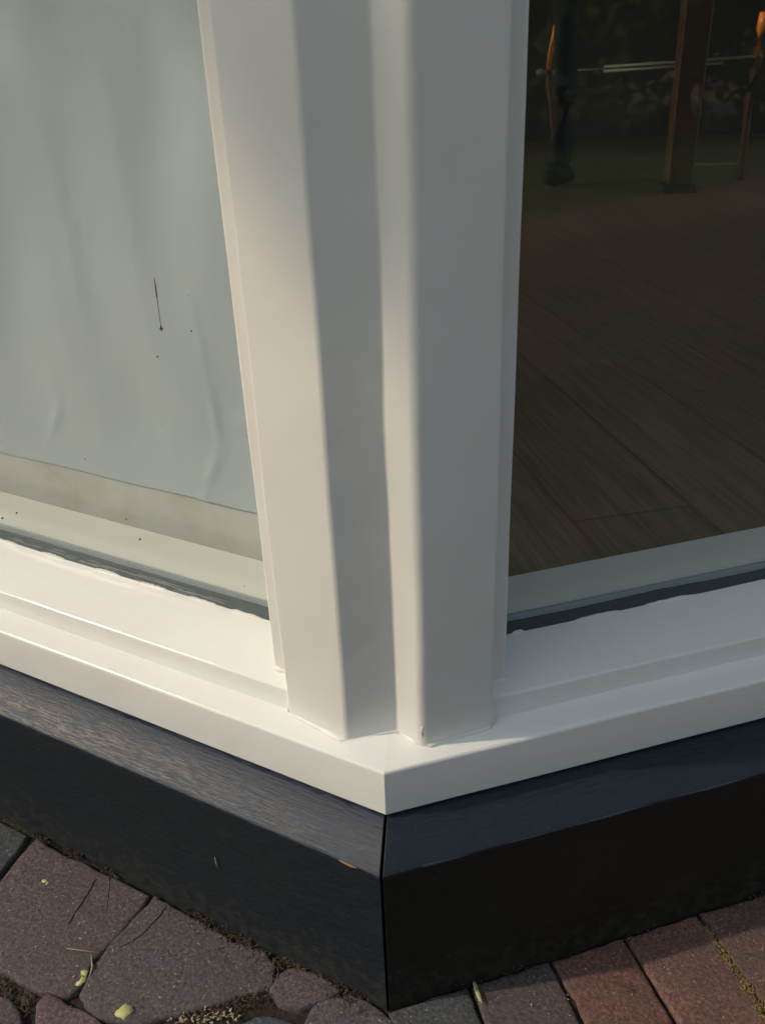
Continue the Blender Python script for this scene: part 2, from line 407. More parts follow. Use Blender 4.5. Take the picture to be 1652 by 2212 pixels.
# sealant strip, spacer and ragged paint edge, on the outer face of each pane
def strip(side, s0, s1, n_, lo, hi, name, mat, step=.03):
    V = []; Fc = []; k = int((s1 - s0) / step)
    for i in range(k + 1):
        s = s0 + (s1 - s0) * i / k
        V += [WP(side, s, n_, lo(s)), WP(side, s, n_, hi(s)), WP(side, s, n_ - .02, hi(s)), WP(side, s, n_ - .02, lo(s))]
    for i in range(k):
        for a in range(4): Fc.append((i * 4 + a, i * 4 + (a + 1) % 4, i * 4 + 4 + (a + 1) % 4, i * 4 + 4 + a))
    Fc += [(0, 1, 2, 3), tuple(k * 4 + a for a in range(4))]
    return mesh(name, V, Fc, mat, bw)
nz = lambda s, f, a, o_=0: noise.noise(Vector((s * f, o_, 1.7))) * a + noise.noise(Vector((s * f * 4, o_, 5.1))) * a * .35
strip('L', 1.45, SE, -1.043, lambda s: .90, lambda s: 1.165, 'glass_spacer', M_spacer, .5)
strip('R', 1.35, SE, -1.043, lambda s: .90, lambda s: 1.165, 'glass_spacer', M_spacer, .5)
strip('L', 1.45, SE, -1.025, lambda s: .90, lambda s: 1.108 + nz(s, 1.6, .008), 'sealant', M_rubL)
strip('R', 1.35, SE, -1.025, lambda s: .90, lambda s: 1.088 + nz(s, 1.3, .022, 4), 'sealant', M_rub)
# thin smears of white paint dragged over the sealant, left pane mostly
sm = []
rs = random.Random(3)
def smear(side, s, z, ln, h, out=-1.018):
    V = []; k = 14
    up = []; dn = []
    for i in range(k + 1):
        t = i / k; e = math.sin(math.pi * t) ** .5
        up.append(WP(side, s + ln * t, out, z + h * e * (.6 + .7 * rs.random()))); dn.append(WP(side, s + ln * t, out, z - h * .5 * e * rs.random()))
    pts = up + dn[::-1]; bk = [p + (nL if side == 'L' else nR) * -.012 for p in pts]; n_ = len(pts)
    Fc = [tuple(range(n_)), tuple(n_ + i for i in range(n_))] + [(i, (i + 1) % n_, n_ + (i + 1) % n_, n_ + i) for i in range(n_)]
    return pts + bk, Fc
for i in range(46):
    s = rs.uniform(2.2, 8.0) if i > 8 else rs.uniform(2.3, 3.6)
    sm.append(smear('L', s, rs.uniform(.97, 1.06), rs.uniform(.08, .55), rs.uniform(.003, .012)))
V, Fc = merge(*sm); mesh('paint_smear', V, Fc, M_smear, bw)
sm = [smear('L', s_, .956, .4, .022, -1.012) for s_ in (1.5, 2.0, 2.6, 3.3, 4.0, 4.9, 5.7)] + [smear('R', s_, .954, ln_, h_, -1.012) for s_, ln_, h_ in ((1.55, .07, .02), (1.68, .13, .03), (2.4, .5, .015), (3.2, .6, .02))]
V, Fc = merge(*sm); mesh('paint_edge', V, Fc, M_wR, bw)
# panes (each a slab of two faces), with the drip marks on the left one
for side, s0 in (('L', 1.2), ('R', 1.15)):
    V, Fc = sweep([(-1.05, .90), (-1.05, ZT), (-1.10, ZT), (-1.10, .90)], run(side, s0, SE))
    pane = mesh('pane', V, [Fc[0], Fc[2]], M_glass, bw)
    if side == 'L':
        a = WP('L', 2.778, -1.042, 4.48); c_ = WP('L', 2.792, -1.042, 4.004)
        V1 = tube([a, a.lerp(c_, .15), a.lerp(c_, .35), a.lerp(c_, .4), a.lerp(c_, .93), c_.lerp(a, .03), c_, c_ - Vector((0, 0, .02))], [.002, .006, .007, .0035, .003, .009, .019, .004], 8)
        marks = [V1]
        for (x, z, r) in ((2.9 - .0, 3.72, .010), (2.43, 4.02, .009), (2.40, 4.35, .005), (5.6, 1.42, .012), (5.9, 1.28, .014), (3.6, 1.53, .013), (3.75, 1.75, .009), (4.2, 2.4, .007), (2.2, 1.30, .006), (3.0, 3.0, .005)):
            c0 = WP('L', x, -1.044, z); marks.append(tube([c0 + Vector((0, 0, r)), c0 + Vector((0, 0, r * .5)), c0, c0 - Vector((0, 0, r))], [r * .3, r * .9, r, r * .25], 7))
        V, Fc = merge(*marks); o = mesh('dirt_mark', V, Fc, simple('brown_drip', (.10, .06, .035), .7), pane)
# head, end posts
for side in 'LR':
    V, Fc = sweep([(-.2, ZT), (-.2, ZT + 1.0), (-1.9, ZT + 1.0), (-1.9, ZT)], run(side, .0, SE)); mesh('head_rail', V, Fc, M_post, bw, bevel=.03)
    pl = [WP(side, a, b_, 0) for a, b_ in ((SE + .002, -1.9), (SE + .002, -.2), (SE + .8, -.2), (SE + .8, -1.9))]
    V, Fc = prism(pl, 0, ZT + 1.0); mesh('end_post', V, Fc, M_post, bw, bevel=.04)

# ------------------------------------------------------------------ black plinth boards under the sill
def plinth(side, s_gap, label, mb, mk):
    t = thing('plinth_board', label, 'board', 'black boards under the window')
    def stt(s): return st(side, s)
    def cst(n, z):
        p = corner(n, z); return p + (uL if side == 'L' else uR) * s_gap
    bandp = [(-.05, -.035), (.0, -.035), (.03, -.045), (.425, -.235), (.445, -.262), (.44, -.30), (-.05, -.30)]
    kickp = [(-.05, -.302), (.434, -.302), (.442, -.9), (.45, -2.25), (-.05, -2.25)]
    V, Fc = sweep(bandp, [cst] + run(side, .35, SE, .4)); o = mesh('sloped_top', V, Fc, mb, t, bevel=.008)
    V, Fc = sweep(kickp, [cst] + run(side, .35, SE, .4)); mesh('face_board', V, Fc, mk, t, bevel=.006)
    return t
tl = plinth('L', .016, 'black board left of the mitred corner, its sloped top weathered and streaked blue-grey', M_bandL, M_kickL)
tr_ = plinth('R', .012, 'black board right of the mitred corner, smooth with a dark navy sloped top', M_bandR, M_kickR)
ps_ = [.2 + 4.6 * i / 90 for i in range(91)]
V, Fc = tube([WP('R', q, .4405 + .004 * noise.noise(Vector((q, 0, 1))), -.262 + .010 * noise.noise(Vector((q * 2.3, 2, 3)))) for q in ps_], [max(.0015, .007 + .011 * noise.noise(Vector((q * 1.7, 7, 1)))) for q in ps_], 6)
mesh('light_blue_edge', V, Fc, simple('lighter_blue_strip', (.045, .062, .10), .4, .0006, (.018, .026, .042), 160), tr_)  # lighter blue strip along the lower edge of the sloped top
# bare wood chip on the left board by the mitre
V, Fc = tube([WP('L', .06, .447, -.262), WP('L', .12, .450, -.262), WP('L', .2, .449, -.256), WP('L', .26, .446, -.255)], [.002, .010, .011, .002], 6)
mesh('bare_wood_chip', V, Fc, simple('bare_wood', (.30, .19, .10), .8), tl)
# core of dark masonry behind the boards
V, Fc = sweep([(-.06, -2.3), (-.06, -.01), (-1.8, -.01), (-1.8, -2.3)], [st('L', SE), lambda n, z: corner(n, z), st('R', SE)])
core = mesh('base_wall', V, Fc, simple('dark_masonry', (.012, .012, .012), .9)); tag(core, 'dark low wall hidden behind the black boards carrying the window', 'wall')

# ------------------------------------------------------------------ sheet behind the left pane
cs = thing('sheet_curtain', 'grey-white creased sheet hanging behind the left pane with a stained cream hem', 'curtain')
cre = [((3.167, 4.27), (3.088, 3.144), .035, .05), ((3.088, 3.144), (3.018, 2.398), .06, .05), ((3.018, 2.398), (3.31, 1.821), .06, .06), ((3.31, 1.82), (3.42, 1.55), .05, .05), ((5.39, 2.589), (5.82, 2.09), .06, .06), ((5.3, 2.75), (5.55, 2.3), -.03, .05), ((4.9, 6.5), (4.7, 3.2), .03, .12), ((3.9, 7), (3.75, 2.6), .02, .10), ((2.9, 2.7), (1.9, 2.9), .05, .09)]
def crease(s, z):
    d = 0
    for (a, b_, am, wd) in cre:
        ax, az = a; bx, bz = b_; L2 = (bx - ax) ** 2 + (bz - az) ** 2; t = max(0, min(1, ((s - ax) * (bx - ax) + (z - az) * (bz - az)) / L2))
        q = math.hypot(s - ax - t * (bx - ax), z - az - t * (bz - az)); d += .32 * am * math.exp(-(q / wd) ** 2) * math.sin(math.pi * min(1, max(0, t * .9 + .05)))
    return d
V = []; Fc = []; NS = 230; NZ = 170; s0, s1 = 1.0, 12.9
for i in range(NS + 1):
    s = s0 + (s1 - s0) * (i / NS) ** 1.35
    for j in range(NZ + 1):
        z = 1.64 + .02 * noise.noise(Vector((s, 0, 0))) + (ZT - 1.64) * (j / NZ) ** 2
        f = (noise.noise(Vector((s * .55, z * .18, 3))) * .07 + noise.noise(Vector((s * 1.1, z * .5, 9))) * .07) * min(1, (z - 1.4) / 1.5)
        V.append(WP('L', s, -1.95 + f + crease(s, z), z))
for i in range(NS):
    for j in range(NZ): Fc.append((i * (NZ + 1) + j, (i + 1) * (NZ + 1) + j, (i + 1) * (NZ + 1) + j + 1, i * (NZ + 1) + j + 1))
o = mesh('sheet', V, Fc, M_cloth, cs, smooth=True); so_ = o.modifiers.new('s', 'SOLIDIFY'); so_.thickness = .0012; so_.offset = -1
V = []; Fc = []
for i in range(161):
    s = s0 + (s1 - s0) * (i / 160) ** 1.35
    for j in range(13):
        z = .75 + .99 * j / 12
        V.append(WP('L', s, -1.965 + .02 * noise.noise(Vector((s * .9, z, 4))), z))
for i in range(160):
    for j in range(12): Fc.append((i * 13 + j, (i + 1) * 13 + j, (i + 1) * 13 + j + 1, i * 13 + j + 1))
o = mesh('hem', V, Fc, M_hem, cs, smooth=True); so_ = o.modifiers.new('s', 'SOLIDIFY'); so_.thickness = .0012; so_.offset = 1

# ------------------------------------------------------------------ the house round the room
ho = thing('house', 'red brick house behind the white corner window with a dark room inside', 'house')
LE = WP('L', SE + .8, -.1, 0); RE = WP('R', SE + .8, -.1, 0)
def wall(name, a, b_, z0, z1, th, mat):
    a = Vector((a[0], a[1], 0)); b_ = Vector((b_[0], b_[1], 0)); d = (b_ - a).normalized(); nn = Vector((-d.y, d.x, 0))
    pl = [a, b_, b_ + nn * th, a + nn * th]; V, Fc = prism(pl, z0, z1); return mesh(name, V, Fc, mat, ho)
wall('front_wall', (-42, LE.y), (LE.x, LE.y), -2.2, 26, 1.5, M_brickwall)
wall('front_wall', (RE.x, RE.y), (34, RE.y), -2.2, 26, 1.5, M_brickwall)
V, Fc = sweep([(-.1, ZT + 1.002), (-.1, 26), (-1.8, 26), (-1.8, ZT + 1.002)], [st('L', SE + .8), lambda n, z: corner(n, z), st('R', SE + .8)]); mesh('fascia', V, Fc, M_post, ho)
for ya, yb, za, zb in ((LE.y + 1.502, 16, -2.2, 26), (16.001, 50, -2.2, 2), (16.001, 50, 20, 26), (50.001, 62, -2.2, 26)): wall('side_wall', (-42, ya), (-42, yb), za, zb, 1.5, M_wallin)  # opening added in this unseen wall to light the room
for ya, yb, za, zb in ((RE.y + 1.502, 16, -2.2, 26), (16.001, 50, -2.2, 2), (16.001, 50, 22, 26), (50.001, 62, -2.2, 26)): wall('side_wall', (35.5, ya), (35.5, yb), za, zb, 1.5, M_wallin)  # opposite opening, also added to bring sky light inside
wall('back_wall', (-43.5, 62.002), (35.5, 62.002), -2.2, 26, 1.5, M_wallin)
# roof slab with two narrow slots added to throw sun on the orange tops
tanE = math.tan(EL)
def sky_hole(p):
    k = (26 - p.z) / tanE; return Vector((p.x - TR.x * k, p.y - TR.y * k, 26))
HOL = [sky_hole(Vector((3.9, 44, 6.4))), sky_hole(Vector((12.9, 40, 6.05)))]
xs = sorted({-44, 36} | {v for h in HOL for v in (round(h.x - 1.9, 2), round(h.x + 1.9, 2))})
ys = sorted({-1.5, 64} | {v for h in HOL for v in (round(h.y - .4, 2), round(h.y + .4, 2))})
pt = []
for i in range(len(xs) - 1):
    for j in range(len(ys) - 1):
        cx, cy = (xs[i] + xs[i + 1]) / 2, (ys[j] + ys[j + 1]) / 2
        if any(abs(cx - h.x) < 1.89 and abs(cy - h.y) < .39 for h in HOL): continue
        pt.append(box((cx, cy, 26.6), xs[i + 1] - xs[i], ys[j + 1] - ys[j], 1.19))
V, Fc = merge(*pt); mesh('roof', V, Fc, simple('roof_felt', (.06, .055, .05), .9), ho)
fl = mesh('floor', [(-42, 6.9, 0), (-13, 6.9, 0), (0, 1.6, 0), (13, 6.9, 0), (34, 6.9, 0), (34, 62, 0), (-42, 62, 0)] , [tuple(range(7))], M_floor); tag(fl, kind='structure')

# ------------------------------------------------------------------ things in the dark room
pst = thing('wooden_post', 'thick reddish-brown square wooden post standing in the dark room behind the right pane', 'post')
def quad_post(pts_lo, pts_hi, d):
    (a, b_), (c_, e) = pts_lo, pts_hi
    V = [a, b_, b_ + Vector((0, d, 0)), a + Vector((0, d, 0)), c_, e, e + Vector((0, d, 0)), c_ + Vector((0, d, 0))]
    return V, [(0, 1, 2, 3), (4, 5, 6, 7), (0, 1, 5, 4), (1, 2, 6, 5), (2, 3, 7, 6), (3, 0, 4, 7)]
V, Fc = quad_post((Vector((8.95, 36.7, .3)), Vector((10.0, 36.7, .3))), (Vector((8.75, 36.7, 26)), Vector((10.1, 36.7, 26))), 1.2); mesh('shaft', V, Fc, M_post_w, pst, bevel=.08)
V, Fc = box((9.45, 37.2, .15), 1.5, 1.5, .3); mesh('foot_block', V, Fc, M_dark, pst, bevel=.05)
ds = thing('dark_stand', 'dark slim stand with a foot bent to the left, just right of the corner post', 'stand')
V, Fc = tube([(4.3, 39.8, 13), (4.32, 39.8, 7.7), (4.5, 39.8, 4), (4.55, 39.8, 2.2), (4.35, 39.8, 1.3), (4.2, 39.8, .9)], [.58, .55, .52, .52, .62, .62], 16); mesh('stem', V, Fc, M_dark, ds, smooth=True)
V, Fc = tube([(5.0, 39.7, .42), (4.7, 39.6, .5), (4.2, 39.5, .55), (3.8, 39.3, .50), (3.55, 39.2, .36)], [.3, .42, .55, .5, .25], 14); mesh('foot', V, Fc, M_dark, ds, smooth=True)
V, Fc = tube([(4.3, 39.8, 13), (4.3, 39.8, 13.6), (4.3, 39.8, 14.2)], [.9, 1.2, .5], 16); mesh('finial', V, Fc, M_dark, ds, smooth=True)
lr = thing('low_rail', 'pale double rod held between two slim curved supports with tops coloured sunlit orange in the dark room', 'rail')
def ends(a, b_): return [Vector(a), Vector(b_)]
V, Fc = merge(tube(ends((6.47, 42.5, 4.99), (13.2, 40.2, 5.24)), .055), tube(ends((6.47, 42.5, 4.80), (11.6, 40.75, 5.0)), .055)); mesh('rod', V, Fc, M_rod, lr, smooth=True)
V, Fc = merge(tube([(3.35, 44, 4.8), (3.6, 44, 4.83), (3.62, 44, 4.83), (4.95, 44, 4.76)], [.12, .14, .09, .08]), tube(ends((4.0, 44, 4.84), (6.47, 42.5, 4.90)), .03)); mesh('rod', V, Fc, M_rod, lr, smooth=True)
for top, low in (([(4.22, 44, 7.75), (4.20, 44, 7.2), (4.12, 44, 6.4), (3.99, 44, 5.6), (3.92, 44, 4.9)], [(4.0, 44, 4.9), (4.02, 44, 4.2), (4.2, 44, 3.2), (4.4, 44, 1.6), (4.42, 44, .02)]),
                 ([(12.95, 40, 6.95), (12.9, 40, 6.3), (12.8, 40, 5.6), (12.92, 40, 5.25)], [(12.98, 40, 5.25), (12.85, 40, 4.6), (12.75, 40, 3.6), (12.85, 40, 2.2), (12.9, 40, .02)])):
    left = top[0][0] < 8
    V, Fc = tube(top, [.03, .06, .10, .13, .10] if left else [.22, .22, .2, .14], 12); sup = mesh('support_top', V, Fc, M_orange, lr, smooth=True)
    V, Fc = tube(low, [.16, .18, .15, .12, .14] if left else [.12, .22, .22, .16, .16], 12); mesh('support_leg', V, Fc, M_brown, lr, smooth=True)

# ------------------------------------------------------------------ ground
ZG = -2.12
far = mesh('ground', [(-2000, -2000, ZG - .03), (2000, -2000, ZG - .03), (2000, -9, ZG - .03), (-2000, -9, ZG - .03),
    (-2000, 6.4, ZG - .03), (-14, -9, ZG - .03), (-14, 6.4, ZG - .03), (16, -9, ZG - .03), (16, 6.4, ZG - .03), (2000, 6.4, ZG - .03), (2000, 2000, ZG - .03), (-2000, 2000, ZG - .03)],
    [(0, 1, 2, 7, 5, 3), (3, 5, 6, 4), (7, 2, 9, 8), (4, 6, 8, 9, 10, 11)], M_far); tag(far, kind='structure')
V = []; Fc = []; NX, NY = 150, 80
for i in range(NX + 1):
    for j in range(NY + 1):
        x = -14.5 + 31 * i / NX; y = -9.5 + 16.4 * j / NY; V.append((x, y, ZG - .075 + .06 * noise.noise(Vector((x * 2, y * 2, 0))) + .03 * noise.noise(Vector((x * 6, y * 6, 0)))))
for i in range(NX):
    for j in range(NY): Fc.append((i * (NY + 1) + j, (i + 1) * (NY + 1) + j, (i + 1) * (NY + 1) + j + 1, i * (NY + 1) + j + 1))
so2 = mesh('soil', V, Fc, M_soil, smooth=True); tag(so2, kind='structure')
# hand-cut stones, traced on the ground plane
def z6(x, y): return onz(x * .5, 1706.5 + y * .5, ZG)
traced = [
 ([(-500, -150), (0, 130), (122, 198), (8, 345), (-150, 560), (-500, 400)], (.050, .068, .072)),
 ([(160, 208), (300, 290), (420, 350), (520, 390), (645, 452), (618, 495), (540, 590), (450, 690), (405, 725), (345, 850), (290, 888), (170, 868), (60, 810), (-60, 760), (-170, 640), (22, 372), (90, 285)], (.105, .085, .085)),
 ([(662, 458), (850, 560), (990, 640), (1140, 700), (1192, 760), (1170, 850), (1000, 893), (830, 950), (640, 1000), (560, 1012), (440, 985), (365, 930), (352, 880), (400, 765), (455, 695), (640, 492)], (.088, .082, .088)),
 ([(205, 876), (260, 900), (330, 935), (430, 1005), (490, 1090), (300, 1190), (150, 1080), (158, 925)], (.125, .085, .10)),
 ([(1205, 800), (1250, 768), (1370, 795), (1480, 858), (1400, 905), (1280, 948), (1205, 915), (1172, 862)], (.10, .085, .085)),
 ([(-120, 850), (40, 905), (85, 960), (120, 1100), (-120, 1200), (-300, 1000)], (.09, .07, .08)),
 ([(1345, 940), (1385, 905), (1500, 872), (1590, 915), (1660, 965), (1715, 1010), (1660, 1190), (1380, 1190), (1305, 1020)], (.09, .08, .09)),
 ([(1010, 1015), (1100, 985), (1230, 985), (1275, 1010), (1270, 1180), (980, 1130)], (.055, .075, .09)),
]
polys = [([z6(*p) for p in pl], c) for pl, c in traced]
def inpoly(x, y, pl):
    r = False
    for i in range(len(pl)):
        a = pl[i]; b_ = pl[i - 1]
        if (a.y > y) != (b_.y > y) and x < (b_.x - a.x) * (y - a.y) / (b_.y - a.y) + a.x: r = not r
    return r
NT = len(polys)
rg = random.Random(11)
tones = [(.135, .065, .050), (.115, .06, .05), (.15, .075, .055), (.10, .07, .062), (.16, .085, .06), (.12, .07, .07)]
js = [-.22, .655, 1.555, 2.410, 3.290, 4.16]
while js[-1] < 17: js.append(js[-1] + .87)
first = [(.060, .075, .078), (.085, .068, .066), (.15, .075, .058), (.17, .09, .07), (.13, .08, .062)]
for row in range(5):
    n0 = .46 + row * 2.02
    for k in range(len(js) - 1):
        a = js[k] + (.43 if row % 2 else 0) + .03; b_ = js[k + 1] + (.43 if row % 2 else 0) - .03
        sk = .045 * max(0, 1.6 - k * .5)
        pl = [WP('R', a, n0 + .03, ZG), WP('R', b_, n0 + .03, ZG), WP('R', b_, n0 + 1.98, ZG), WP('R', a, n0 + 1.98, ZG)]
        c0 = sum(pl, Vector()) / 4
        if not (-14 < c0.x < 16.5 and -9.3 < c0.y < 6.5): continue
        if row and c0.x < .2 + 0 * row: continue
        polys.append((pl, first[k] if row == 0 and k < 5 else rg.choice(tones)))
for row in range(-1, 10):
    for k in range(-3, 10):
        a = k * 2.02 - 4 + (1.0 if row % 2 else 0); n0 = .46 + row * .98
        pl = [WP('L', a, n0, ZG), WP('L', a + 1.96, n0, ZG), WP('L', a + 1.96, n0 + .92, ZG), WP('L', a, n0 + .92, ZG)]
        c0 = sum(pl, Vector()) / 4
        if row < 0 or not (-14.4 < c0.x < .3 and -9.3 < c0.y < 6.5) or a < -3: continue
        bad = False
        for T, _c in polys:
            if any(inpoly(p.x, p.y, T) for p in pl + [c0] + [(pl[i] + pl[(i + 1) % 4]) / 2 for i in range(4)]) or any(inpoly(p.x, p.y, pl) for p in T): bad = True; break
        if bad: continue
        polys.append((pl, rg.choice([(.10, .085, .085), (.085, .08, .085), (.12, .08, .075)])))
V = []; Fc = []; tone = []
def ring(pl, d):
    n = len(pl); out = []
    for i in range(n):
        a, p, b_ = pl[i - 1], pl[i], pl[(i + 1) % n]
        e1 = (p - a); e2 = (b_ - p); n1 = Vector((-e1.y, e1.x, 0)).normalized(); n2 = Vector((-e2.y, e2.x, 0)).normalized()
        mm = (n1 + n2); mm = mm.normalized() if mm.length > .1 else n1; out.append(p + mm * d / max(.5, mm.dot(n1)))
    return out
for idx, (pl, c) in enumerate(polys):
    ar = sum(pl[i - 1].x * pl[i].y - pl[i].x * pl[i - 1].y for i in range(len(pl)))
    if ar < 0: pl = pl[::-1]
    dense = []
    for i in range(len(pl)):
        a, b_ = pl[i - 1], pl[i]; k = max(1, int((b_ - a).length / .07))
        for q in range(k):
            p = a.lerp(b_, q / k)
            j = Vector((noise.noise(p * 5 + Vector((idx, 0, 0))), noise.noise(p * 5 + Vector((0, idx, 7))), 0)) * (.030 if idx < NT else .016)
            j += Vector((noise.noise(p * 18), noise.noise(p * 18 + Vector((5, 5, 5))), 0)) * .009
            dense.append(p + j)
    # round polygon corners
    for _i in range(0): dense = [(dense[i - 1] + dense[i] * 2 + dense[(i + 1) % len(dense)]) / 4 for i in range(len(dense))]
    n = len(dense); base = len(V); tilt = Vector((rg.uniform(-.012, .012), rg.uniform(-.012, .012))); dz = rg.uniform(-.012, .012); c0 = sum(dense, Vector()) / n
    rings = [(-.012, -.20), (-.012, -.04), (-.002, -.012), (.014, -.003), (.04, 0)]
    for d, z in rings:
        for p in ring(dense, d):
            hh = noise.noise(p * 3.1) * .016 + noise.noise(p * 12) * .006
            V.append((p.x, p.y, ZG + z + dz + hh + (p.x - c0.x) * tilt.x + (p.y - c0.y) * tilt.y))
    for r in range(len(rings) - 1):
        for i in range(n): j = (i + 1) % n; Fc.append((base + r * n + i, base + r * n + j, base + (r + 1) * n + j, base + (r + 1) * n + i)); tone.append(tuple(v * k for v, k in zip(c, (1.02, .98, 1.06))))
    Fc.append(tuple(base + (len(rings) - 1) * n + i for i in range(n))); tone.append(tuple(v * k for v, k in zip(c, (1.02, .98, 1.06))))
me = bpy.data.meshes.new('paving'); me.from_pydata([tuple(Vector(v) * S) for v in V], [], Fc); me.materials.append(M_stone)
pav = bpy.data.objects.new('paving', me); col.objects.link(pav); tag(pav, kind='structure')
ca = me.color_attributes.new('tone', 'FLOAT_COLOR', 'CORNER')
for p, c in zip(me.polygons, tone):
    p.use_smooth = True
    for li in p.loop_indices: ca.data[li].color = (*c, 1)
# hairline cracks across the big stones
def crack(pts):
    pp = []; 
    for a, b_ in zip(pts[:-1], pts[1:]):
        for i in range(6): q = z6(a[0] + (b_[0] - a[0]) * i / 6 + rg.uniform(-3, 3), a[1] + (b_[1] - a[1]) * i / 6 + rg.uniform(-3, 3)); q.z = ZG + .003; pp.append(q)
    return tube(pp, [.004] + [.008] * (len(pp) - 2) + [.003], 6)
V, Fc = merge(crack([(418, 385), (380, 450), (330, 530), (285, 600)]), crack([(476, 372), (472, 450), (458, 555)]), crack([(722, 500), (690, 545), (620, 620), (575, 655), (500, 695)]))
cr_ = mesh('paving_crack', V, Fc, simple('crack_dirt', (.012, .01, .008), 1.)); tag(cr_, 'thin dark cracks running over the large cut stones at lower left', 'crack', kind='structure')

# loose bits on the stones
def blades(name, spots, mat, label, cat, seed=1):
    r = random.Random(seed); V = []; Fc = []
    for (c0, spread, cnt, ln, wd, up) in spots:
        for _i in range(cnt):
            p = Vector(c0) + Vector((r.gauss(0, spread[0]), r.gauss(0, spread[1]), 0)); a = r.uniform(0, 6.28); d = Vector((math.cos(a), math.sin(a), 0)); side = Vector((-d.y, d.x, 0))
            L_ = ln * r.uniform(.4, 1.3); W_ = wd * r.uniform(.5, 1.3); u_ = up * r.random(); b = len(V)
            V += [p - side * W_ / 2, p + side * W_ / 2, p + d * L_ * .55 + side * W_ * .6 + Vector((0, 0, u_ * .7)), p + d * L_ + Vector((0, 0, u_ * .5)), p + d * L_ * .5 - side * W_ * .6 + Vector((0, 0, u_))]
            Fc.append((b, b + 1, b + 2, b + 3, b + 4))
    o = mesh(name, V, Fc, mat); tag(o, label, cat, kind='stuff'); s_ = o.modifiers.new('s', 'SOLIDIFY'); s_.thickness = .0003
    return o
def along(pts, step, z=ZG - .03):
    out = []
    for a, b_ in zip(pts[:-1], pts[1:]):
        a = z6(*a); b_ = z6(*b_); k = max(1, int((b_ - a).length / step))
        for i in range(k): q = a.lerp(b_, i / k); q.z = z; out.append(q)
    return out
sp = [(p, (.05, .05), 14, .09, .008, .03) for p in along([(860, 575), (1000, 650), (1150, 715), (1300, 770), (1500, 870), (1640, 960)], .14, ZG - .01)]
sp += [(p, (.04, .04), 16, .08, .009, .03) for p in along([(470, 370), (560, 560), (440, 700), (350, 860)], .15)]
sp += [(p, (.05, .04), 26, .08, .009, .04) for p in along([(1180, 760), (1170, 870), (1050, 900), (820, 985), (900, 1010)], .12)]
sp += [(p, (.06, .05), 18, .08, .009, .03) for p in along([(0, 830), (100, 880), (130, 960)], .12)]
blades('plant_litter', sp, M_twig, 'brown dry fibres and moss crumbs in the joints and along the board foot', 'debris', 4)
sp = [(p, (.05, .05), 12, .045, .014, .03) for p in along([(790, 990), (860, 985), (950, 975), (1040, 970)], .1, ZG - .02)]
sp += [(p, (.3, .25), 9, .03, .010, .01) for p in along([(200, 500), (500, 800), (900, 800), (1300, 850)], .6, ZG + .008)]
sp += [(WP('R', s, n_, ZG + .008), (.2, .2), 7, .025, .010, .01) for s, n_ in ((1.2, .9), (2.0, .8), (2.9, .9), (3.6, .7), (4.3, .6))]
blades('pale_husks', sp, M_straw, 'scattered pale dry husks lying on stones and bricks', 'debris', 9)
V = []; Fc = []; r = random.Random(5)
for i in range(900):                                # crumbly moss in the joint between the red bricks at the right
    t = r.random(); s = 3.27 + .0 * t + r.gauss(0, .02 + .03 * t); n_ = .62 + 1.5 * t; p = WP('R', s, n_, ZG - .03 + r.random() * .03); q = r.uniform(.005, .014)
    v, f = tube([p, p + Vector((r.gauss(0, q), r.gauss(0, q), q * .6)), p + Vector((r.gauss(0, q), r.gauss(0, q), q * 1.2))], [q * .4, q, q * .3], 5); b = len(V); V += v; Fc += [tuple(x + b for x in g) for g in f]
tag(mesh('joint_moss', V, Fc, M_moss, smooth=True), 'ochre crumbly moss filling the joint between red bricks at lower right', 'moss', kind='stuff')
V = []; Fc = []; r = random.Random(15)
for i in range(1500):
    side = 'L' if r.random() < .62 else 'R'; s_ = r.uniform(-.15, 5.6); n_ = .45 + abs(r.gauss(0, .055)) * (1 + .8 * noise.noise(Vector((s_ * 1.7, 0, 8)))); p = WP(side, s_, n_, ZG + r.uniform(-.02, .03)); q = r.uniform(.003, .013)
    if noise.noise(Vector((s_ * 2.1, 3 if side == 'L' else 9, 0))) < .08 or p.x * (1 if side == 'R' else -1) < -.05: continue
    v, f = tube([p, p + Vector((r.gauss(0, q), r.gauss(0, q), q * .6)), p + Vector((r.gauss(0, q), r.gauss(0, q), q * 1.3))], [q * .5, q, q * .3], 5); b = len(V); V += v; Fc += [tuple(x + b for x in g) for g in f]
tag(mesh('soil_crumbs', V, Fc, simple('brown_crumbs', (.075, .052, .032), .95, .004, (.03, .022, .015), 150), smooth=True), 'brown soil crumbs gathered along the foot of the black boards', 'soil', kind='stuff')
def petal(name, c0, w_, l_, rot, label, curl=.006):
    V = []; n_ = 14; 
    for k in range(n_):
        t = 2 * math.pi * k / n_; rr = 1 + .55 * noise.noise(Vector((k * 2.7, rot * 9, w_ * 40))); x = math.cos(t) * w_ * rr; y = math.sin(t) * l_ * rr
        V.append(Vector(c0) + Matrix.Rotation(rot, 3, 'Z') @ Vector((x, y, curl * (math.cos(2 * t) + 1) * .5)))
    V.append(Vector(c0) + Vector((0, 0, curl * .2))); Fc = [(k, (k + 1) % n_, n_) for k in range(n_)]
    o = mesh(name, V, Fc, M_petal, smooth=True); s_ = o.modifiers.new('s', 'SOLIDIFY'); s_.thickness = .0003
    return tag(o, label, 'petal', 'fallen pale yellow petals')
zp = ZG + .02
petal('petal', z6(203, 401) + Vector((0, 0, .01)), .055, .035, -.4, 'small pale yellow petal alone on the large stone at far left')
petal('petal', z6(540, 960) + Vector((0, 0, .012)), .085, .070, .5, 'widest pale yellow petal, at the bottom edge below the largest stone', .008)
petal('petal', z6(366, 790) + Vector((0, 0, .0)), .045, .035, .1, 'upper pale petal of two overlapping in the joint between large stones')
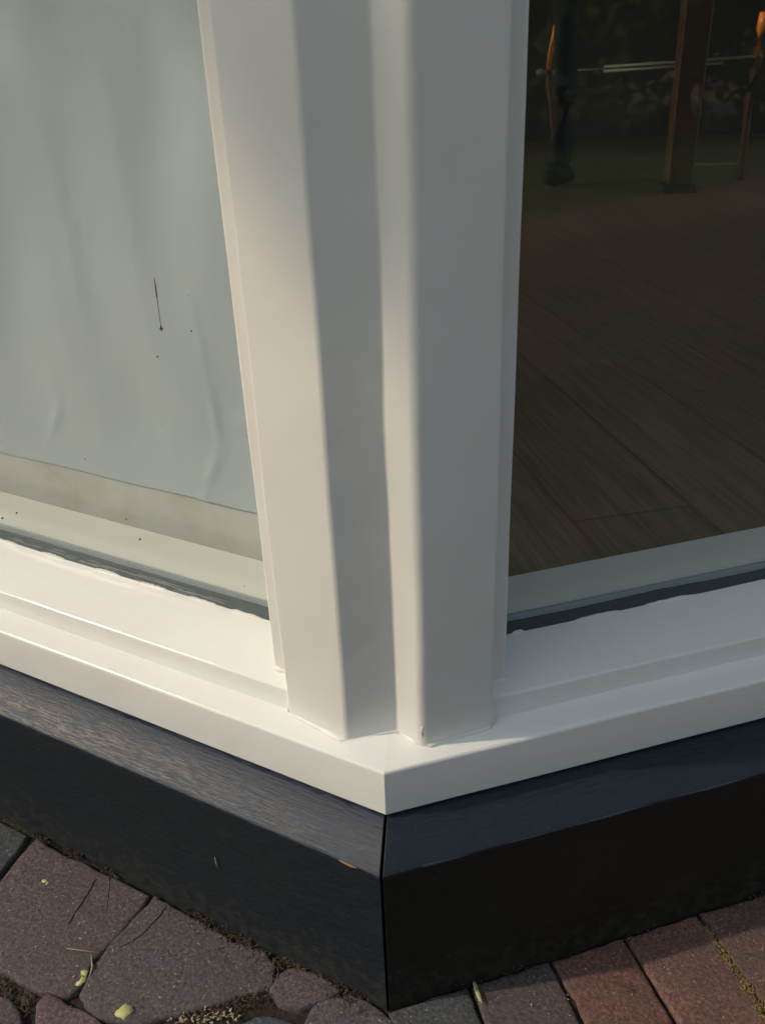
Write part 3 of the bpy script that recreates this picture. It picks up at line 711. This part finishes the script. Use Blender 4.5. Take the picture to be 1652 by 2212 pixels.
petal('petal', z6(352, 822) + Vector((0, 0, -.01)), .06, .04, 1.1, 'lower pale petal of two overlapping in the joint between large stones')
lf = petal('leaf', onz(768 + 490 * .535, 1749 + 745 * .535, ZG) + Vector((0, 0, .03)), .022, .11, .35, 'narrow pale green leaf on the blue-grey brick right of the mitred corner'); lf['category'] = 'leaf'; del lf['group']
def stalk(name, pts, r_, mat, label, cat='straw'):
    V, Fc = tube(pts, [r_ * .5] + [r_] * (len(pts) - 2) + [r_ * .4], 6); return tag(mesh(name, V, Fc, mat, smooth=True), label, cat)
up = Vector((0, 0, .03))
stalk('straw', [z6(290, 692) + up, z6(350, 700) + up, z6(435, 712) + up], .006, M_straw, 'thin tan straw lying across the joint left of the largest stone')
stalk('straw', [z6(398, 720) + up, z6(402, 770) + up, z6(392, 805) + up * .5], .011, M_straw, 'short pale straw standing down in the joint beside two petals')
stalk('twig', [onz(768 + a * .535, 1749 + b_ * .535, ZG) + up for a, b_ in ((985, 690), (1030, 702), (1070, 715), (1105, 735), (1120, 748))], .006, M_twig, 'thin dark twig on the red brick beyond the shadow edge', 'twig')
stalk('straw', [WP('L', 1.787, .455, -1.017), WP('L', 1.775, .462, -1.09), WP('L', 1.767, .456, -1.179)], .007, M_straw, 'tiny pale straw stuck to the black face of the left board')

# ------------------------------------------------------------------ garden (seen only in the reflections and by its light and shade)
def foliage(V, Fc, c, rx, ry, rz_, cnt, leaf, r, shell=.55):
    for _i in range(cnt):
        while True:
            q = Vector((r.uniform(-1, 1), r.uniform(-1, 1), r.uniform(-1, 1)))
            if shell < q.length < 1 + .25 * noise.noise(q * 2.3 + Vector(c) * .1): break
        if noise.noise(q * 3.1 + Vector(c)) < -.22: continue
        p = Vector(c) + Vector((q.x * rx, q.y * ry, q.z * rz_)); a = Vector((r.gauss(0, 1), r.gauss(0, 1), r.gauss(0, 1))).normalized(); b_ = a.orthogonal().normalized(); l_ = leaf * r.uniform(.6, 1.3); b0 = len(V)
        V += [p - a * l_, p + b_ * l_ * .45, p + a * l_, p - b_ * l_ * .45]; Fc.append((b0, b0 + 1, b0 + 2, b0 + 3))
def leafy(name, label, cat, base, crowns, trunk_r, cnt, leaf, mat, seed, group=None):
    t = thing(name, label, cat, group); r = random.Random(seed); V = []; Fc = []
    for c in crowns: foliage(V, Fc, c[:3], c[3], c[4], c[5], int(cnt * c[6]), leaf, r)
    mesh('crown', V, Fc, mat, t); top = Vector(crowns[0][:3]); b0 = Vector(base); ps = []
    ps.append(tube([b0, b0.lerp(top, .4) + Vector((.4, .2, 0)), b0.lerp(top, .8), top], [trunk_r * 1.3, trunk_r, trunk_r * .8, trunk_r * .3], 10))
    for c in crowns[1:]: ps.append(tube([b0.lerp(top, .55), Vector(c[:3])], [trunk_r * .5, trunk_r * .15], 7))
    V, Fc = merge(*ps); mesh('trunk', V, Fc, M_bark, t, smooth=True); return t
leafy('tree', 'leafy garden tree standing off to the left whose crown dapples the post', 'tree', (-50, -36, -2.2), [(-48, -13, 58, 16, 16, 11.5, .34), (-60, -28, 64, 15, 15, 10, .4), (-38, -26, 62, 13, 13, 10, .3), (-58, -3, 62, 14, 12, 10, .3)], 1.6, 5200, 1.1, M_leaf2, 21)
wd = ['rounded', 'broad', 'tall', 'bushy', 'dense', 'loose', 'spreading', 'slender', 'old', 'young', 'full', 'wide', 'leafy']
for i, an in enumerate((188, 203, 216, 229, 241, 253, 265, 277, 289, 301, 314, 328, 344)):
    rr = 82 + 6 * math.sin(i * 2.3); x = rr * math.cos(R_(an)); y = rr * math.sin(R_(an)); s_ = 1 + .18 * math.sin(i * 1.7)
    if an < 235: s_ *= .92
    leafy('garden_tree', wd[i] + ' green tree at the end of the lawn, reflected in the window glass', 'tree', (x, y, -2.2),
          [(x, y, 20 * s_, 15 * s_, 13 * s_, 16 * s_, 1), (x + 7, y + 5, 9, 11, 9, 11, .6), (x - 8, y - 1, 12 * s_, 11, 9, 13, .6), (x + 2, y, 32 * s_, 10, 9, 9, .5)], 1.1, 4200, .85, M_leaf if i % 2 else M_leaf2, 40 + i, 'trees at the end of the lawn')
fe = thing('added_fence', 'tall brown timber fence added out of view to brown the reflection in the top of the left pane', 'fence')  # unseen, put in to cover sky mirrored by the left pane
pt = []; r = random.Random(2)
for i in range(70):
    pt.append(box((-78 + .1 * math.sin(i * 9.1), -62 + i * 1.22, 7.4 + .15 * r.random()), .25, 1.16, 19))
V, Fc = merge(*pt); mesh('boards', V, Fc, simple('weathered_fence_wood', (.20, .15, .10), .8, .002, (.12, .09, .065), 20), fe)
for i in range(7):
    V, Fc = box((-78.6, -62 + i * 14, 7.4), .9, .9, 19.4); mesh('post', V, Fc, M_bark, fe)
lawn = mesh('lawn', [(-150, -70, ZG - .01), (150, -70, ZG - .01), (150, -26, ZG - .01), (-150, -26, ZG - .01)], [(0, 1, 2, 3)], M_grass); tag(lawn, kind='structure')
V = []; Fc = []; r = random.Random(8)
for i in range(14000):
    x = r.uniform(-70, 90); y = r.uniform(-69, -26.5); h = r.uniform(.3, .7); a = r.uniform(0, 6.28); d = Vector((math.cos(a), math.sin(a), 0)) * .12; b = len(V); p = Vector((x, y, ZG))
    V += [p - d, p + d, p + Vector((r.gauss(0, .15), r.gauss(0, .15), h))]; Fc.append((b, b + 1, b + 2))
tag(mesh('grass', V, Fc, M_grass), 'short green lawn grass beyond the paving', 'grass', kind='stuff')
